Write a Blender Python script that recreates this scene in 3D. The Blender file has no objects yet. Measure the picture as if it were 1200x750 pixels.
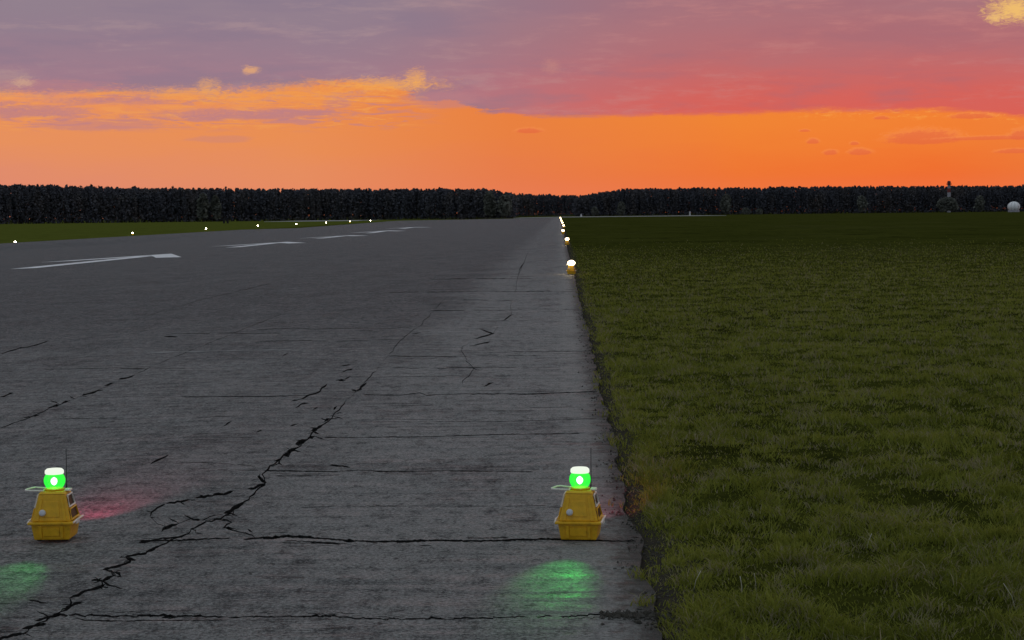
import bpy, bmesh, math, random
import numpy as np
from mathutils import Vector, Matrix, noise as mnoise
from mathutils.geometry import delaunay_2d_cdt

S = bpy.context.scene
COL = S.collection
R = math.radians
random.seed(7)
RNG = np.random.default_rng(7)

# ------------------------------------------------------------------ camera
FPX, PW, PH = 2115.0, 1200.0, 750.0
CAM_H, ROLL = 1.70, 0.0105
VPX, VPY = 655.0, 250.0                       # where the runway direction (+Y) meets the horizon
_ox, _oy = VPX - PW / 2, PH / 2 - VPY
_h = _ox * math.cos(ROLL) + _oy * math.sin(ROLL)
_v = _oy * math.cos(ROLL) - _ox * math.sin(ROLL)
YAW, PITCH = math.atan(_h / FPX), math.atan(_v / FPX)
FWD = Vector((-math.sin(YAW) * math.cos(PITCH), math.cos(YAW) * math.cos(PITCH), -math.sin(PITCH)))
_H = Vector((math.cos(YAW), math.sin(YAW), 0))
_V = _H.cross(FWD)
RIGHT = _H * math.cos(ROLL) - _V * math.sin(ROLL)
UP = _H * math.sin(ROLL) + _V * math.cos(ROLL)
CAM = Vector((0, 0, CAM_H))
cd = bpy.data.cameras.new('camera')
cd.sensor_width = 36.0
cd.lens = FPX / PW * 36.0
cd.clip_start, cd.clip_end = 0.1, 12000
cam = bpy.data.objects.new('camera', cd)
mw = Matrix.Identity(4)
for i in range(3):
    mw[i][0], mw[i][1], mw[i][2], mw[i][3] = RIGHT[i], UP[i], -FWD[i], CAM[i]
cam.matrix_world = mw
COL.objects.link(cam)
S.camera = cam

def ray(px, py):
    return (FWD + RIGHT * ((px - PW / 2) / FPX) + UP * ((PH / 2 - py) / FPX)).normalized()

def azel(px, py):
    d = ray(px, py)
    return math.degrees(math.atan2(d.x, d.y)), math.degrees(math.asin(d.z))

def lin(r, g, b):
    f = lambda c: (c / 255 / 12.92) if c / 255 <= 0.04045 else ((c / 255 + 0.055) / 1.055) ** 2.4
    return (f(r), f(g), f(b), 1.0)

# ------------------------------------------------------------------ world: sunset sky
SUN_AZ = 9.0
W = bpy.data.worlds.new('World'); S.world = W; W.use_nodes = True
NT = W.node_tree; NT.nodes.clear()

class G:
    """small helper to write node maths"""
    def __init__(s, nt): s.nt = nt
    def n(s, t): return s.nt.nodes.new(t)
    def put(s, sock, v):
        if isinstance(v, bpy.types.NodeSocket): s.nt.links.new(v, sock)
        elif v is not None: sock.default_value = v
    def m(s, op, a, b=None, c=None, clamp=False):
        n = s.n('ShaderNodeMath'); n.operation = op; n.use_clamp = clamp
        s.put(n.inputs[0], a); s.put(n.inputs[1], b); s.put(n.inputs[2], c)
        return n.outputs[0]
    def mix(s, f, a, b, t='MIX'):
        n = s.n('ShaderNodeMix'); n.data_type = 'RGBA'; n.blend_type = t; n.clamp_factor = True
        s.put(n.inputs[0], f); s.put(n.inputs[6], a); s.put(n.inputs[7], b)
        return n.outputs[2]
    def ss(s, v, lo, hi, a=0.0, b=1.0, t='SMOOTHSTEP'):
        n = s.n('ShaderNodeMapRange'); n.interpolation_type = t; n.clamp = True
        s.put(n.inputs[0], v); s.put(n.inputs[1], lo); s.put(n.inputs[2], hi); s.put(n.inputs[3], a); s.put(n.inputs[4], b)
        return n.outputs[0]
    def xyz(s, x, y, z=0.0):
        n = s.n('ShaderNodeCombineXYZ'); s.put(n.inputs[0], x); s.put(n.inputs[1], y); s.put(n.inputs[2], z)
        return n.outputs[0]
    def sep(s, v):
        n = s.n('ShaderNodeSeparateXYZ'); s.put(n.inputs[0], v); return n.outputs
    def noise(s, v, scale=1.0, detail=5.0, rough=0.55, dist=0.0):
        n = s.n('ShaderNodeTexNoise'); s.put(n.inputs['Vector'], v); s.put(n.inputs['Scale'], scale)
        s.put(n.inputs['Detail'], detail); s.put(n.inputs['Roughness'], rough); s.put(n.inputs['Distortion'], dist)
        return n.outputs['Fac']
    def ramp(s, f, stops, interp='LINEAR'):
        n = s.n('ShaderNodeValToRGB'); n.color_ramp.interpolation = interp
        e = n.color_ramp.elements
        e[0].position, e[0].color = stops[0]; e[1].position, e[1].color = stops[-1]
        for p, c in stops[1:-1]:
            k = e.new(p); k.color = c
        s.put(n.inputs[0], f); return n.outputs[0]
    def vmul(s, v, k):
        n = s.n('ShaderNodeVectorMath'); n.operation = 'MULTIPLY'; s.put(n.inputs[0], v); s.put(n.inputs[1], k); return n.outputs[0]

def build_sky():
    g = G(NT)
    tc = g.n('ShaderNodeTexCoord')
    x, y, z = g.sep(tc.outputs['Generated'])[0:3]
    az = g.m('MULTIPLY', g.m('ARCTAN2', x, y), 57.29578)
    el = g.m('MULTIPLY', g.m('ARCSINE', z), 57.29578)
    # noises in direction space (degrees)
    nA = g.noise(g.xyz(g.m('MULTIPLY', az, 0.10), g.m('MULTIPLY', el, 0.55), 3.1), 3.0, 7, 0.62, 0.3)
    nB = g.noise(g.xyz(g.m('MULTIPLY', az, 0.35), g.m('MULTIPLY', el, 1.9), 7.7), 3.0, 7, 0.66, 0.6)
    nC = g.noise(g.xyz(g.m('MULTIPLY', az, 0.055), g.m('MULTIPLY', el, 0.28), 1.3), 3.0, 5, 0.55, 0.2)
    nD = g.noise(g.xyz(g.m('MULTIPLY', az, 0.9), g.m('MULTIPLY', el, 2.6), 2.2), 3.0, 6, 0.7, 0.8)
    nE = g.noise(g.xyz(g.m('MULTIPLY', g.m('ADD', az, g.m('MULTIPLY', el, -0.6)), 1.3), g.m('MULTIPLY', el, 3.4), 6.2), 3.0, 6, 0.72, 1.2)
    cE = g.m('SUBTRACT', nE, 0.5)
    cA = g.m('SUBTRACT', nA, 0.5); cB = g.m('SUBTRACT', nB, 0.5); cC = g.m('SUBTRACT', nC, 0.5); cD = g.m('SUBTRACT', nD, 0.5)
    az01 = g.ss(az, -18.0, 15.0, t='LINEAR')
    # clear glow under the deck
    lowc = g.ramp(az01, [(0.0, lin(222, 138, 112)), (0.3, lin(229, 140, 98)), (0.5, lin(229, 122, 76)), (0.72, lin(236, 114, 52)), (0.9, lin(237, 108, 48)), (1.0, lin(234, 114, 56))])
    upc = g.ramp(az01, [(0.0, lin(232, 146, 92)), (0.3, lin(233, 142, 82)), (0.5, lin(232, 128, 64)), (0.72, lin(239, 131, 52)), (0.9, lin(240, 128, 52)), (1.0, lin(238, 128, 56))])
    glow = g.mix(g.ss(g.m('ADD', el, g.m('MULTIPLY', cA, 1.0)), 0.7, 3.0), lowc, upc)
    rim = g.m('MULTIPLY', g.ss(el, 0.3, 1.35, 1.0, 0.0), 0.22)
    glow = g.mix(rim, glow, lin(238, 128, 104))
    # deck of clouds
    e1 = 8.0
    def es(px, py):
        a, e = azel(px, py); return ((a + 18) / 33.0, (e / e1,) * 3 + (1.0,))
    edge = g.ramp(az01, [es(0, 116), es(120, 112), es(250, 116), es(330, 104), es(420, 100), es(470, 108), es(510, 124), es(550, 131), es(640, 137), es(820, 135), es(1000, 130), es(1100, 130), es(1200, 139)])
    edge = g.m('MULTIPLY', edge, e1)
    left = g.ss(az, -6.0, -2.6, 1.0, 0.0)
    amp = g.ss(az, -4.5, 0.5, 1.9, 0.42)
    v = g.m('SUBTRACT', el, edge)
    vn = g.m('ADD', v, g.m('ADD', g.m('MULTIPLY', cA, amp), g.m('ADD', g.m('MULTIPLY', cB, g.m('MULTIPLY', amp, 0.6)), g.m('MULTIPLY', cE, g.m('MULTIPLY', amp, 0.22)))))
    deck = g.ss(vn, g.ss(left, 0, 1, -0.07, -0.20), g.ss(left, 0, 1, 0.14, 0.22))
    # deck colour: red-pink at the lower right, mauve above and to the left
    dl = g.ramp(g.ss(g.m('ADD', el, g.m('MULTIPLY', cC, 2.2)), 2.6, 8.0, t='LINEAR'), [(0.0, lin(176, 126, 132)), (0.25, lin(163, 123, 138)), (0.6, lin(146, 125, 141)), (1.0, lin(144, 130, 142))])
    dr = g.ramp(g.ss(g.m('ADD', el, g.m('MULTIPLY', cC, 2.0)), 2.6, 8.0, t='LINEAR'), [(0.0, lin(222, 92, 78)), (0.2, lin(210, 98, 92)), (0.45, lin(180, 109, 114)), (0.75, lin(164, 115, 124)), (1.0, lin(156, 118, 130))])
    dmix = g.ss(g.m('ADD', az, g.m('MULTIPLY', cC, 5.0)), -7.5, 6.0)
    dc = g.mix(dmix, dl, dr)
    # faint streaks within the deck
    st = g.m('MULTIPLY', g.ss(g.m('ADD', g.m('MULTIPLY', nA, 0.7), g.m('MULTIPLY', nB, 0.3)), 0.50, 0.66), 0.42)
    dc = g.mix(st, dc, g.mix(dmix, lin(176, 148, 150), lin(196, 130, 128)))
    st2 = g.m('MULTIPLY', g.ss(g.m('ADD', g.m('MULTIPLY', nC, 0.7), g.m('MULTIPLY', nA, 0.3)), 0.52, 0.38), 0.5)
    dc = g.mix(st2, dc, g.mix(dmix, lin(134, 119, 139), lin(160, 106, 118)))
    col = g.mix(deck, glow, dc)
    # lit golden fringes along the ragged left edge
    fr = g.m('MULTIPLY', g.ss(g.m('ABSOLUTE', g.m('ADD', vn, 0.10)), 0.55, 0.02), g.ss(g.m('ADD', cB, g.m('MULTIPLY', cD, 0.7)), -0.06, 0.14))
    fr = g.m('MULTIPLY', fr, g.ss(az, -3.6, -5.2))
    fr = g.m('MULTIPLY', fr, 0.6)
    col = g.mix(fr, col, lin(242, 164, 78))
    frr = g.m('MULTIPLY', g.ss(g.m('ABSOLUTE', g.m('ADD', vn, 0.08)), 0.22, 0.02), g.ss(cD, 0.0, 0.16))
    frr = g.m('MULTIPLY', g.m('MULTIPLY', frr, g.ss(az, 6.0, 9.0)), 0.7)
    col = g.mix(frr, col, lin(247, 160, 72))
    # mauve streaks hanging below the edge on the left
    def streak(px, py, rx, ry, colr, f, wob=0.5, hard=0.35, nz=None, base=1.0):
        a0, e0 = azel(px, py); k = math.degrees(1 / FPX)
        nz = cB if nz is None else nz
        da = g.m('DIVIDE', g.m('SUBTRACT', az, a0), rx * k)
        de = g.m('DIVIDE', g.m('SUBTRACT', el, e0), ry * k)
        if base != 1.0: de = g.m('MAXIMUM', de, g.m('MULTIPLY', de, -base))
        r = g.m('SQRT', g.m('ADD', g.m('MULTIPLY', da, da), g.m('MULTIPLY', de, de)))
        r = g.m('ADD', r, g.m('MULTIPLY', nz, wob * 4))
        if f is None: return r
        return g.m('MULTIPLY', g.ss(r, 1.0 + hard, 1.0 - hard), f)
    for (px, py, rx, ry, f) in ((285, 134, 110, 6.5, .85), (30, 131, 60, 7, .8), (60, 101, 60, 8, .5), (150, 119, 50, 4, .6), (120, 146, 70, 6, .5), (90, 118, 40, 4, .5), (395, 121, 16, 6, .5), (255, 163, 34, 4, .3), (520, 118, 42, 9, .5)):
        col = g.mix(streak(px, py, rx, ry, None, f), col, lin(186, 126, 132))
    band = g.m('MULTIPLY', g.ss(el, 2.55, 3.0), g.m('MULTIPLY', g.ss(el, 4.2, 3.7), g.ss(az, -3.2, -6.0)))
    fil = g.noise(g.xyz(g.m('MULTIPLY', g.m('ADD', az, g.m('MULTIPLY', el, 0.9)), 0.30), g.m('MULTIPLY', el, 2.4), 5.5), 2.6, 8, 0.68, 0.9)
    col = g.mix(g.m('MULTIPLY', band, g.ss(fil, 0.49, 0.60, 0.0, 0.75)), col, lin(190, 128, 132))
    col = g.mix(g.m('MULTIPLY', band, g.ss(fil, 0.46, 0.36, 0.0, 0.6)), col, lin(240, 162, 86))
    # golden shreds
    for (px, py, rx, ry, f, c) in ((455, 99, 42, 6, .9, (244, 170, 84)), (487, 92, 9, 8, .8, (244, 172, 88)), (222, 109, 44, 5, .8, (240, 160, 86)), (244, 101, 9, 7, .7, (240, 170, 98)),
                                   (294, 82, 7, 3.5, .85, (244, 178, 110)), (285, 117, 22, 7, .8, (240, 156, 84)), (345, 110, 62, 8, .75, (240, 154, 78)), (38, 114, 46, 5, .75, (238, 152, 96)), (170, 127, 90, 7, .6, (234, 146, 92)),
                                   (8, 91, 18, 8, .25, (200, 164, 142)), (27, 96, 9, 4, .6, (222, 180, 140)), (646, 78, 7, 6, .35, (214, 150, 130)),
                                   (1188, 11, 20, 10, 1.1, (250, 200, 108)), (1165, 20, 6, 5, .7, (250, 204, 116))):
        col = g.mix(streak(px, py, rx * 1.15, ry * 1.1, None, f * .74, 0.95, 0.85, cE), col, lin(*c))
    # small lens clouds low on the right: darker body with a lit upper rim
    for (px, py, rx, ry) in ((1083, 161, 40, 8), (1165, 161.5, 60, 2.2), (1198, 158, 14, 6), (953, 165.5, 7, 3), (973, 178.5, 8, 3), (1008, 178, 13, 3.6), (1001, 168, 5, 2), (1033, 138, 9, 2), (1140, 136, 24, 3), (943, 153, 6, 1.5), (620, 153, 14, 3), (1190, 177, 20, 2.6)):
        wob = 0.12
        r = streak(px, py + ry * .5, rx, ry * 1.5, None, None, 0.35, nz=cE, base=3.0)
        col = g.mix(g.m('MULTIPLY', g.ss(r, 1.5, 1.0), g.ss(el, azel(px, py + ry)[1], azel(px, py - ry * .6)[1], 0.0, 0.4)), col, lin(248, 150, 84))
        col = g.mix(g.m('MULTIPLY', g.ss(r, 1.2, 0.7), 0.7), col, lin(226, 103, 64))
    # the same sky further up and round: mauve deck thinning to grey-blue, glow dying away from the sunset
    up = g.ss(g.m('ADD', el, g.m('MULTIPLY', cC, 6.0)), 7.0, 38.0)
    high = g.mix(g.ss(nC, 0.35, 0.65), lin(144, 158, 170), lin(168, 176, 180))
    col = g.mix(up, col, high)
    away = g.ss(g.m('ABSOLUTE', g.m('SUBTRACT', az, SUN_AZ)), 35.0, 130.0)
    east = g.mix(g.ss(el, 0.0, 25.0), lin(134, 134, 148), lin(144, 156, 168))
    col = g.mix(g.m('MULTIPLY', away, g.ss(el, 10.0, 60.0, 1.0, 0.0)), col, east)
    col = g.mix(g.ss(el, -0.6, -0.1, 1.0, 0.0), col, lin(40, 40, 36))
    bg = g.n('ShaderNodeBackground'); g.put(bg.inputs[0], col); bg.inputs[1].default_value = SKY_STRENGTH
    # thin daylight left in the clear air
    nis = g.n('ShaderNodeTexSky'); nis.sky_type = 'NISHITA'; nis.sun_disc = False
    nis.sun_elevation = R(0.5); nis.sun_rotation = R(SUN_AZ)
    bg2 = g.n('ShaderNodeBackground'); g.put(bg2.inputs[0], nis.outputs[0]); bg2.inputs[1].default_value = 0.001
    add = g.n('ShaderNodeAddShader'); NT.links.new(bg.outputs[0], add.inputs[0]); NT.links.new(bg2.outputs[0], add.inputs[1])
    out = g.n('ShaderNodeOutputWorld'); NT.links.new(add.outputs[0], out.inputs[0])

SKY_STRENGTH = 1.0
build_sky()
W.cycles.sampling_method = 'MANUAL'; W.cycles.sample_map_resolution = 1024

# the sun is down to the treetops: only a trace of direct light left
sl = bpy.data.lights.new('sun', 'SUN'); sl.energy = 0.05; sl.angle = R(3); sl.color = (1.0, 0.55, 0.3)
so = bpy.data.objects.new('sun', sl); COL.objects.link(so)
sd = Vector((math.sin(R(SUN_AZ)), math.cos(R(SUN_AZ)), math.tan(R(1.2)))).normalized()
so.rotation_euler = sd.to_track_quat('Z', 'Y').to_euler()

S.view_settings.view_transform = 'Standard'; S.view_settings.look = 'None'
S.view_settings.exposure = 0.0; S.view_settings.gamma = 1.0; S.view_settings.use_curve_mapping = False
S.cycles.max_bounces = 5; S.cycles.diffuse_bounces = 3; S.cycles.glossy_bounces = 2; S.cycles.transparent_max_bounces = 8
S.render.resolution_x, S.render.resolution_y = 1024, 640

# ------------------------------------------------------------------ terrain
EDGE_R, EDGE_L, RWY_END = 0.39, -62.0, 700.0

def smooth(t):
    t = np.clip(t, 0, 1); return t * t * (3 - 2 * t)

def height(x, y):
    """ground level: the runway falls away to the left, the far field dips a little"""
    x = np.asarray(x, float); y = np.asarray(y, float)
    gx = np.clip((-3 - x) / 50.0, 0, 1)
    A = np.interp(y, [0, 60, 120, 225, 285, 345, 405, 600], [1.2, 1.3, 1.4, 1.45, .98, .8, .62, .5])
    return -(A * gx) - 0.55 * smooth((y - 650) / 600.0)

def hz(x, y): return float(height(x, y))

def unproject(px, py):
    d = ray(px, py)
    t = CAM_H / max(-d.z, 1e-4)
    for _ in range(40):
        p = CAM + d * t
        t = 0.5 * t + 0.5 * (CAM_H - hz(p.x, p.y)) / max(-d.z, 1e-4)
    p = CAM + d * t
    return p.x, p.y

def at_depth(px, D):
    d = ray(px, 250.0); return d.x / d.y * D

# ------------------------------------------------------------------ object helpers
def mesh_obj(name, me, mats, parent=None):
    o = bpy.data.objects.new(name, me)
    for m in (mats if isinstance(mats, (list, tuple)) else [mats]): me.materials.append(m)
    COL.objects.link(o)
    if parent is not None: o.parent = parent
    return o

def bm_obj(name, bm, mat, parent=None, smooth_shade=False):
    me = bpy.data.meshes.new(name); bm.normal_update(); bm.to_mesh(me); bm.free()
    if smooth_shade: me.polygons.foreach_set('use_smooth', [True] * len(me.polygons))
    return mesh_obj(name, me, mat, parent)

def tag(o, label, cat=None, group=None, kind=None):
    o['label'] = label
    if cat: o['category'] = cat
    if group: o['group'] = group
    if kind: o['kind'] = kind
    return o

def empty(name, loc, rz=0.0):
    o = bpy.data.objects.new(name, None); COL.objects.link(o)
    o.location = loc; o.rotation_euler = (0, 0, rz); o.empty_display_size = 0.1
    return o

def copy_tree(o, parent=None):
    c = o.copy(); COL.objects.link(c)
    if parent is not None: c.parent = parent
    for ch in o.children: copy_tree(ch, c)
    return c

def frustum(bm, b, t, z0, z1, cx=0, cy=0, bevel=0.0, tx=0, ty=0):
    vs = []
    for (sx, sy, z, ox, oy) in ((b[0], b[1], z0, cx, cy), (t[0], t[1], z1, cx + tx, cy + ty)):
        for (i, j) in ((-1, -1), (1, -1), (1, 1), (-1, 1)):
            vs.append(bm.verts.new((ox + i * sx / 2, oy + j * sy / 2, z)))
    fs = [bm.faces.new([vs[k] for k in f]) for f in ((3, 2, 1, 0), (4, 5, 6, 7), (0, 1, 5, 4), (1, 2, 6, 5), (2, 3, 7, 6), (3, 0, 4, 7))]
    if bevel:
        es = list({e for f in fs for e in f.edges})
        bmesh.ops.bevel(bm, geom=es, offset=bevel, segments=2, affect='EDGES', profile=0.6)

def lathe(bm, prof, n=20, cx=0, cy=0, mat=None):
    rings = []
    for r, z in prof:
        if r < 1e-6: rings.append([bm.verts.new((cx, cy, z))])
        else: rings.append([bm.verts.new((cx + r * math.cos(2 * math.pi * k / n), cy + r * math.sin(2 * math.pi * k / n), z)) for k in range(n)])
    for a, b in zip(rings, rings[1:]):
        for k in range(n):
            k2 = (k + 1) % n
            if len(a) == 1 and len(b) == 1: continue
            if len(a) == 1: bm.faces.new((a[0], b[k2], b[k])) if False else bm.faces.new((a[0], b[k], b[k2]))
            elif len(b) == 1: bm.faces.new((a[k2], a[k], b[0]))
            else: bm.faces.new((a[k], a[k2], b[k2], b[k]))
    bmesh.ops.recalc_face_normals(bm, faces=bm.faces)

def tube(bm, pts, r, n=8, closed=False):
    pts = [Vector(p) for p in pts]; rings = []
    L = len(pts)
    for i, p in enumerate(pts):
        a = pts[(i - 1) % L] if (closed or i > 0) else p
        b = pts[(i + 1) % L] if (closed or i < L - 1) else p
        t = (b - a).normalized()
        u = t.cross(Vector((0, 0, 1)))
        if u.length < 1e-3: u = t.cross(Vector((1, 0, 0)))
        u.normalize(); w = t.cross(u)
        rr = r[i] if isinstance(r, (list, tuple)) else r
        rings.append([bm.verts.new(p + u * rr * math.cos(2 * math.pi * k / n) + w * rr * math.sin(2 * math.pi * k / n)) for k in range(n)])
    prs = list(zip(rings, rings[1:])) + ([(rings[-1], rings[0])] if closed else [])
    for a, b in prs:
        for k in range(n): bm.faces.new((a[k], a[(k + 1) % n], b[(k + 1) % n], b[k]))
    if not closed:
        bm.faces.new(rings[0]); bm.faces.new(rings[-1])
    bmesh.ops.recalc_face_normals(bm, faces=bm.faces)

# ------------------------------------------------------------------ materials
def new_mat(name):
    m = bpy.data.materials.new(name); m.use_nodes = True
    m.node_tree.nodes.clear()
    g = G(m.node_tree)
    out = g.n('ShaderNodeOutputMaterial')
    return m, g, out

def principled(g, out, col, rough=0.7, spec=0.3, normal=None, metallic=0.0):
    p = g.n('ShaderNodeBsdfPrincipled')
    g.put(p.inputs['Base Color'], col); g.put(p.inputs['Roughness'], rough); g.put(p.inputs['Specular IOR Level'], spec); g.put(p.inputs['Metallic'], metallic)
    if normal is not None: g.put(p.inputs['Normal'], normal)
    g.nt.links.new(p.outputs[0], out.inputs[0])
    return p

def bump(g, hsock, strength, dist):
    b = g.n('ShaderNodeBump'); g.put(b.inputs['Height'], hsock); b.inputs['Strength'].default_value = strength; b.inputs['Distance'].default_value = dist
    return b.outputs[0]

def c4(r, g_, b): return (r, g_, b, 1.0)

def mat_asphalt():
    m, g, out = new_mat('asphalt')
    geo = g.n('ShaderNodeNewGeometry'); pos = geo.outputs['Position']
    x, y, z = g.sep(pos)[0:3]
    fine = g.noise(pos, 48.0, 5, 0.85)
    mid = g.noise(g.xyz(x, g.m('MULTIPLY', y, 0.6), 0.0), 9.0, 8, 0.82)
    big = g.noise(pos, 0.35, 5, 0.6)
    wide = g.noise(g.xyz(g.m('MULTIPLY', x, 1.0), g.m('MULTIPLY', y, 0.35), 2.0), 1.6, 10, 0.85)
    # broom and roller lines run across the runway
    streak = g.noise(g.xyz(g.m('MULTIPLY', x, 1.1), g.m('MULTIPLY', y, 9.0), 0.0), 1.0, 7, 0.75, 0.5)
    streak2 = g.noise(g.xyz(g.m('MULTIPLY', x, 0.22), g.m('MULTIPLY', y, 1.7), 4.0), 1.0, 8, 0.75, 0.5)
    hair = g.noise(g.xyz(g.m('MULTIPLY', x, 0.35), g.m('MULTIPLY', y, 3.2), 8.0), 1.0, 6, 0.7, 0.7)
    agg = g.n('ShaderNodeTexVoronoi'); g.put(agg.inputs['Vector'], pos); agg.inputs['Scale'].default_value = 140.0
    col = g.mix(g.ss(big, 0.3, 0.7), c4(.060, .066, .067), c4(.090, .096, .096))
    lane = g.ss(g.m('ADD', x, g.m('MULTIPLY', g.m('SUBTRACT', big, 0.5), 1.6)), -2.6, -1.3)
    near = g.ss(g.m('ADD', y, g.m('MULTIPLY', g.m('SUBTRACT', big, 0.5), 30.0)), 38.0, 9.0)  # paler towards the camera: brightness over distance set in the colour
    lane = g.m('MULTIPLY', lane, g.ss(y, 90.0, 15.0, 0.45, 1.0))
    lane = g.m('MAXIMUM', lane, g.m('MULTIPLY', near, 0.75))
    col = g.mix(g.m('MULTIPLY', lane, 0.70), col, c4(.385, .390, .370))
    col = g.mix(g.m('MULTIPLY', g.ss(streak, 0.5, 0.28), 0.6), col, c4(.055, .057, .06))
    col = g.mix(g.m('MULTIPLY', g.ss(streak2, 0.48, 0.28), 0.5), col, c4(.055, .057, .06))
    col = g.mix(g.m('MULTIPLY', g.ss(streak2, 0.55, 0.75), 0.5), col, c4(.24, .24, .235))
    col = g.mix(g.m('MULTIPLY', g.ss(wide, 0.5, 0.36), 0.55), col, c4(.05, .052, .055))
    col = g.mix(g.m('MULTIPLY', g.ss(wide, 0.52, 0.66), 0.45), col, c4(.26, .26, .255))
    col = g.mix(g.m('MULTIPLY', g.ss(mid, 0.5, 0.36), 0.85), col, c4(.035, .036, .038))
    col = g.mix(g.m('MULTIPLY', g.ss(mid, 0.52, 0.64), 0.72), col, c4(.30, .30, .295))
    col = g.mix(g.m('MULTIPLY', g.ss(fine, 0.52, 0.38), 0.85), col, c4(.022, .023, .025))
    col = g.mix(g.m('MULTIPLY', g.ss(fine, 0.52, 0.64), 0.8), col, c4(.46, .46, .45))
    # hairline transverse cracks
    hl = g.ss(g.m('ABSOLUTE', g.m('SUBTRACT', hair, 0.47)), 0.010, 0.002)
    hl = g.m('MULTIPLY', hl, g.ss(wide, 0.50, 0.42))
    col = g.mix(g.m('MULTIPLY', hl, 0.8), col, c4(.02, .02, .02))
    # worn pale fringe and blown-in dirt near the grass
    ed = g.ss(g.m('ADD', x, g.m('MULTIPLY', g.m('SUBTRACT', wide, 0.5), 1.2)), -0.25, 0.30)
    col = g.mix(g.m('MULTIPLY', ed, 0.42), col, c4(.34, .335, .31))
    dirt = g.ss(g.m('ADD', x, g.m('MULTIPLY', g.m('SUBTRACT', mid, 0.5), 0.9)), 0.17, 0.38)
    col = g.mix(g.m('MULTIPLY', dirt, 0.85), col, c4(.045, .040, .033))
    hgt = g.m('ADD', g.m('MULTIPLY', fine, 0.5), g.m('ADD', g.m('MULTIPLY', mid, 1.0), g.m('ADD', g.m('MULTIPLY', streak, 1.2), g.m('MULTIPLY', agg.outputs['Distance'], 0.3))))
    hgt = g.m('SUBTRACT', hgt, g.m('MULTIPLY', hl, 0.8))
    nrm = bump(g, hgt, 1.0, 0.016)
    rg = g.ss(g.m('ADD', g.m('MULTIPLY', streak, 0.6), g.m('MULTIPLY', mid, 0.4)), 0.40, 0.62, 0.82, 0.40)
    principled(g, out, col, rg, 0.10, nrm)
    return m

def simple(name, col, rough=0.6, spec=0.3, nscale=30.0, var=0.25, bdist=0.0, metallic=0.0):
    m, g, out = new_mat(name)
    tc = g.n('ShaderNodeTexCoord'); v = tc.outputs['Object']
    n = g.noise(v, nscale, 5, 0.6)
    dark = tuple(c * (1 - var) for c in col[:3]) + (1,)
    lite = tuple(min(1, c * (1 + var)) for c in col[:3]) + (1,)
    c = g.mix(g.ss(n, 0.3, 0.7), dark, lite)
    nr = bump(g, n, 0.5, bdist) if bdist else None
    principled(g, out, c, rough, spec, nr, metallic)
    return m

def mat_yellow(name, col, *a):
    m, g, out = new_mat(name)
    tc = g.n('ShaderNodeTexCoord'); v = tc.outputs['Object']
    n = g.noise(v, 25.0, 5, 0.6); n2 = g.noise(v, 9.0, 8, 0.75); n3 = g.noise(g.vmul(v, (60, 60, 9)), 1.0, 5, 0.7)
    c = g.mix(g.ss(n, 0.3, 0.7), tuple(k * .88 for k in col) + (1,), tuple(min(1, k * 1.1) for k in col) + (1,))
    c = g.mix(g.ss(n2, 0.55, 0.72, 0.0, 0.55), c, c4(.22, .13, .03))
    c = g.mix(g.ss(n3, 0.58, 0.75, 0.0, 0.35), c, c4(.14, .10, .05))
    c = g.mix(g.ss(n2, 0.36, 0.28, 0.0, 0.35), c, c4(.85, .62, .22))
    principled(g, out, c, g.ss(n2, 0.4, 0.7, 0.38, 0.65), 0.4, bump(g, n, 0.5, 0.0006))
    return m

def mat_field():
    m, g, out = new_mat('field_grass')
    geo = g.n('ShaderNodeNewGeometry'); pos = geo.outputs['Position']
    x, y, z = g.sep(pos)[0:3]
    n1 = g.noise(pos, 0.12, 6, 0.65); n2 = g.noise(pos, 1.4, 6, 0.7); n3 = g.noise(pos, 22.0, 4, 0.7)
    n4 = g.noise(g.xyz(g.m('MULTIPLY', x, 0.05), g.m('MULTIPLY', y, 0.02), 1.0), 1.0, 4, 0.6)
    n5 = g.noise(g.xyz(g.m('MULTIPLY', x, 0.25), g.m('MULTIPLY', y, 0.12), 6.0), 1.0, 8, 0.8)
    col = g.mix(g.ss(n1, 0.35, 0.65), c4(.046, .052, .008), c4(.064, .069, .012))
    col = g.mix(g.m('MULTIPLY', g.ss(n2, 0.55, 0.3), 0.7), col, c4(.018, .022, .005))
    col = g.mix(g.m('MULTIPLY', g.ss(n2, 0.55, 0.75), 0.5), col, c4(.075, .072, .022))
    col = g.mix(g.m('MULTIPLY', g.ss(n3, 0.5, 0.3), 0.6), col, c4(.016, .018, .006))
    col = g.mix(g.m('MULTIPLY', g.ss(n4, 0.5, 0.7), 0.4), col, c4(.070, .070, .020))
    col = g.mix(g.m('MULTIPLY', g.ss(n5, 0.48, 0.34), 0.8), col, c4(.014, .016, .004))
    # the meadow across the runway is a brighter green
    left = g.m('MULTIPLY', g.ss(x, -50.0, -64.0), g.ss(n5, 0.35, 0.6, 0.6, 1.0))
    col = g.mix(g.m('MULTIPLY', left, 0.85), col, c4(.110, .128, .022))
    near = g.ss(g.m('ADD', x, g.m('MULTIPLY', g.m('SUBTRACT', n2, 0.5), 0.5)), 0.75, 0.45)
    near = g.m('MULTIPLY', near, g.ss(x, -1.0, -0.5))
    col = g.mix(near, col, c4(.052, .045, .036))
    hgt = g.m('ADD', g.m('MULTIPLY', n2, 1.0), g.m('MULTIPLY', n3, 0.25))
    principled(g, out, col, 1.0, 0.0, bump(g, hgt, 1.0, 0.10))
    return m

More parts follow.
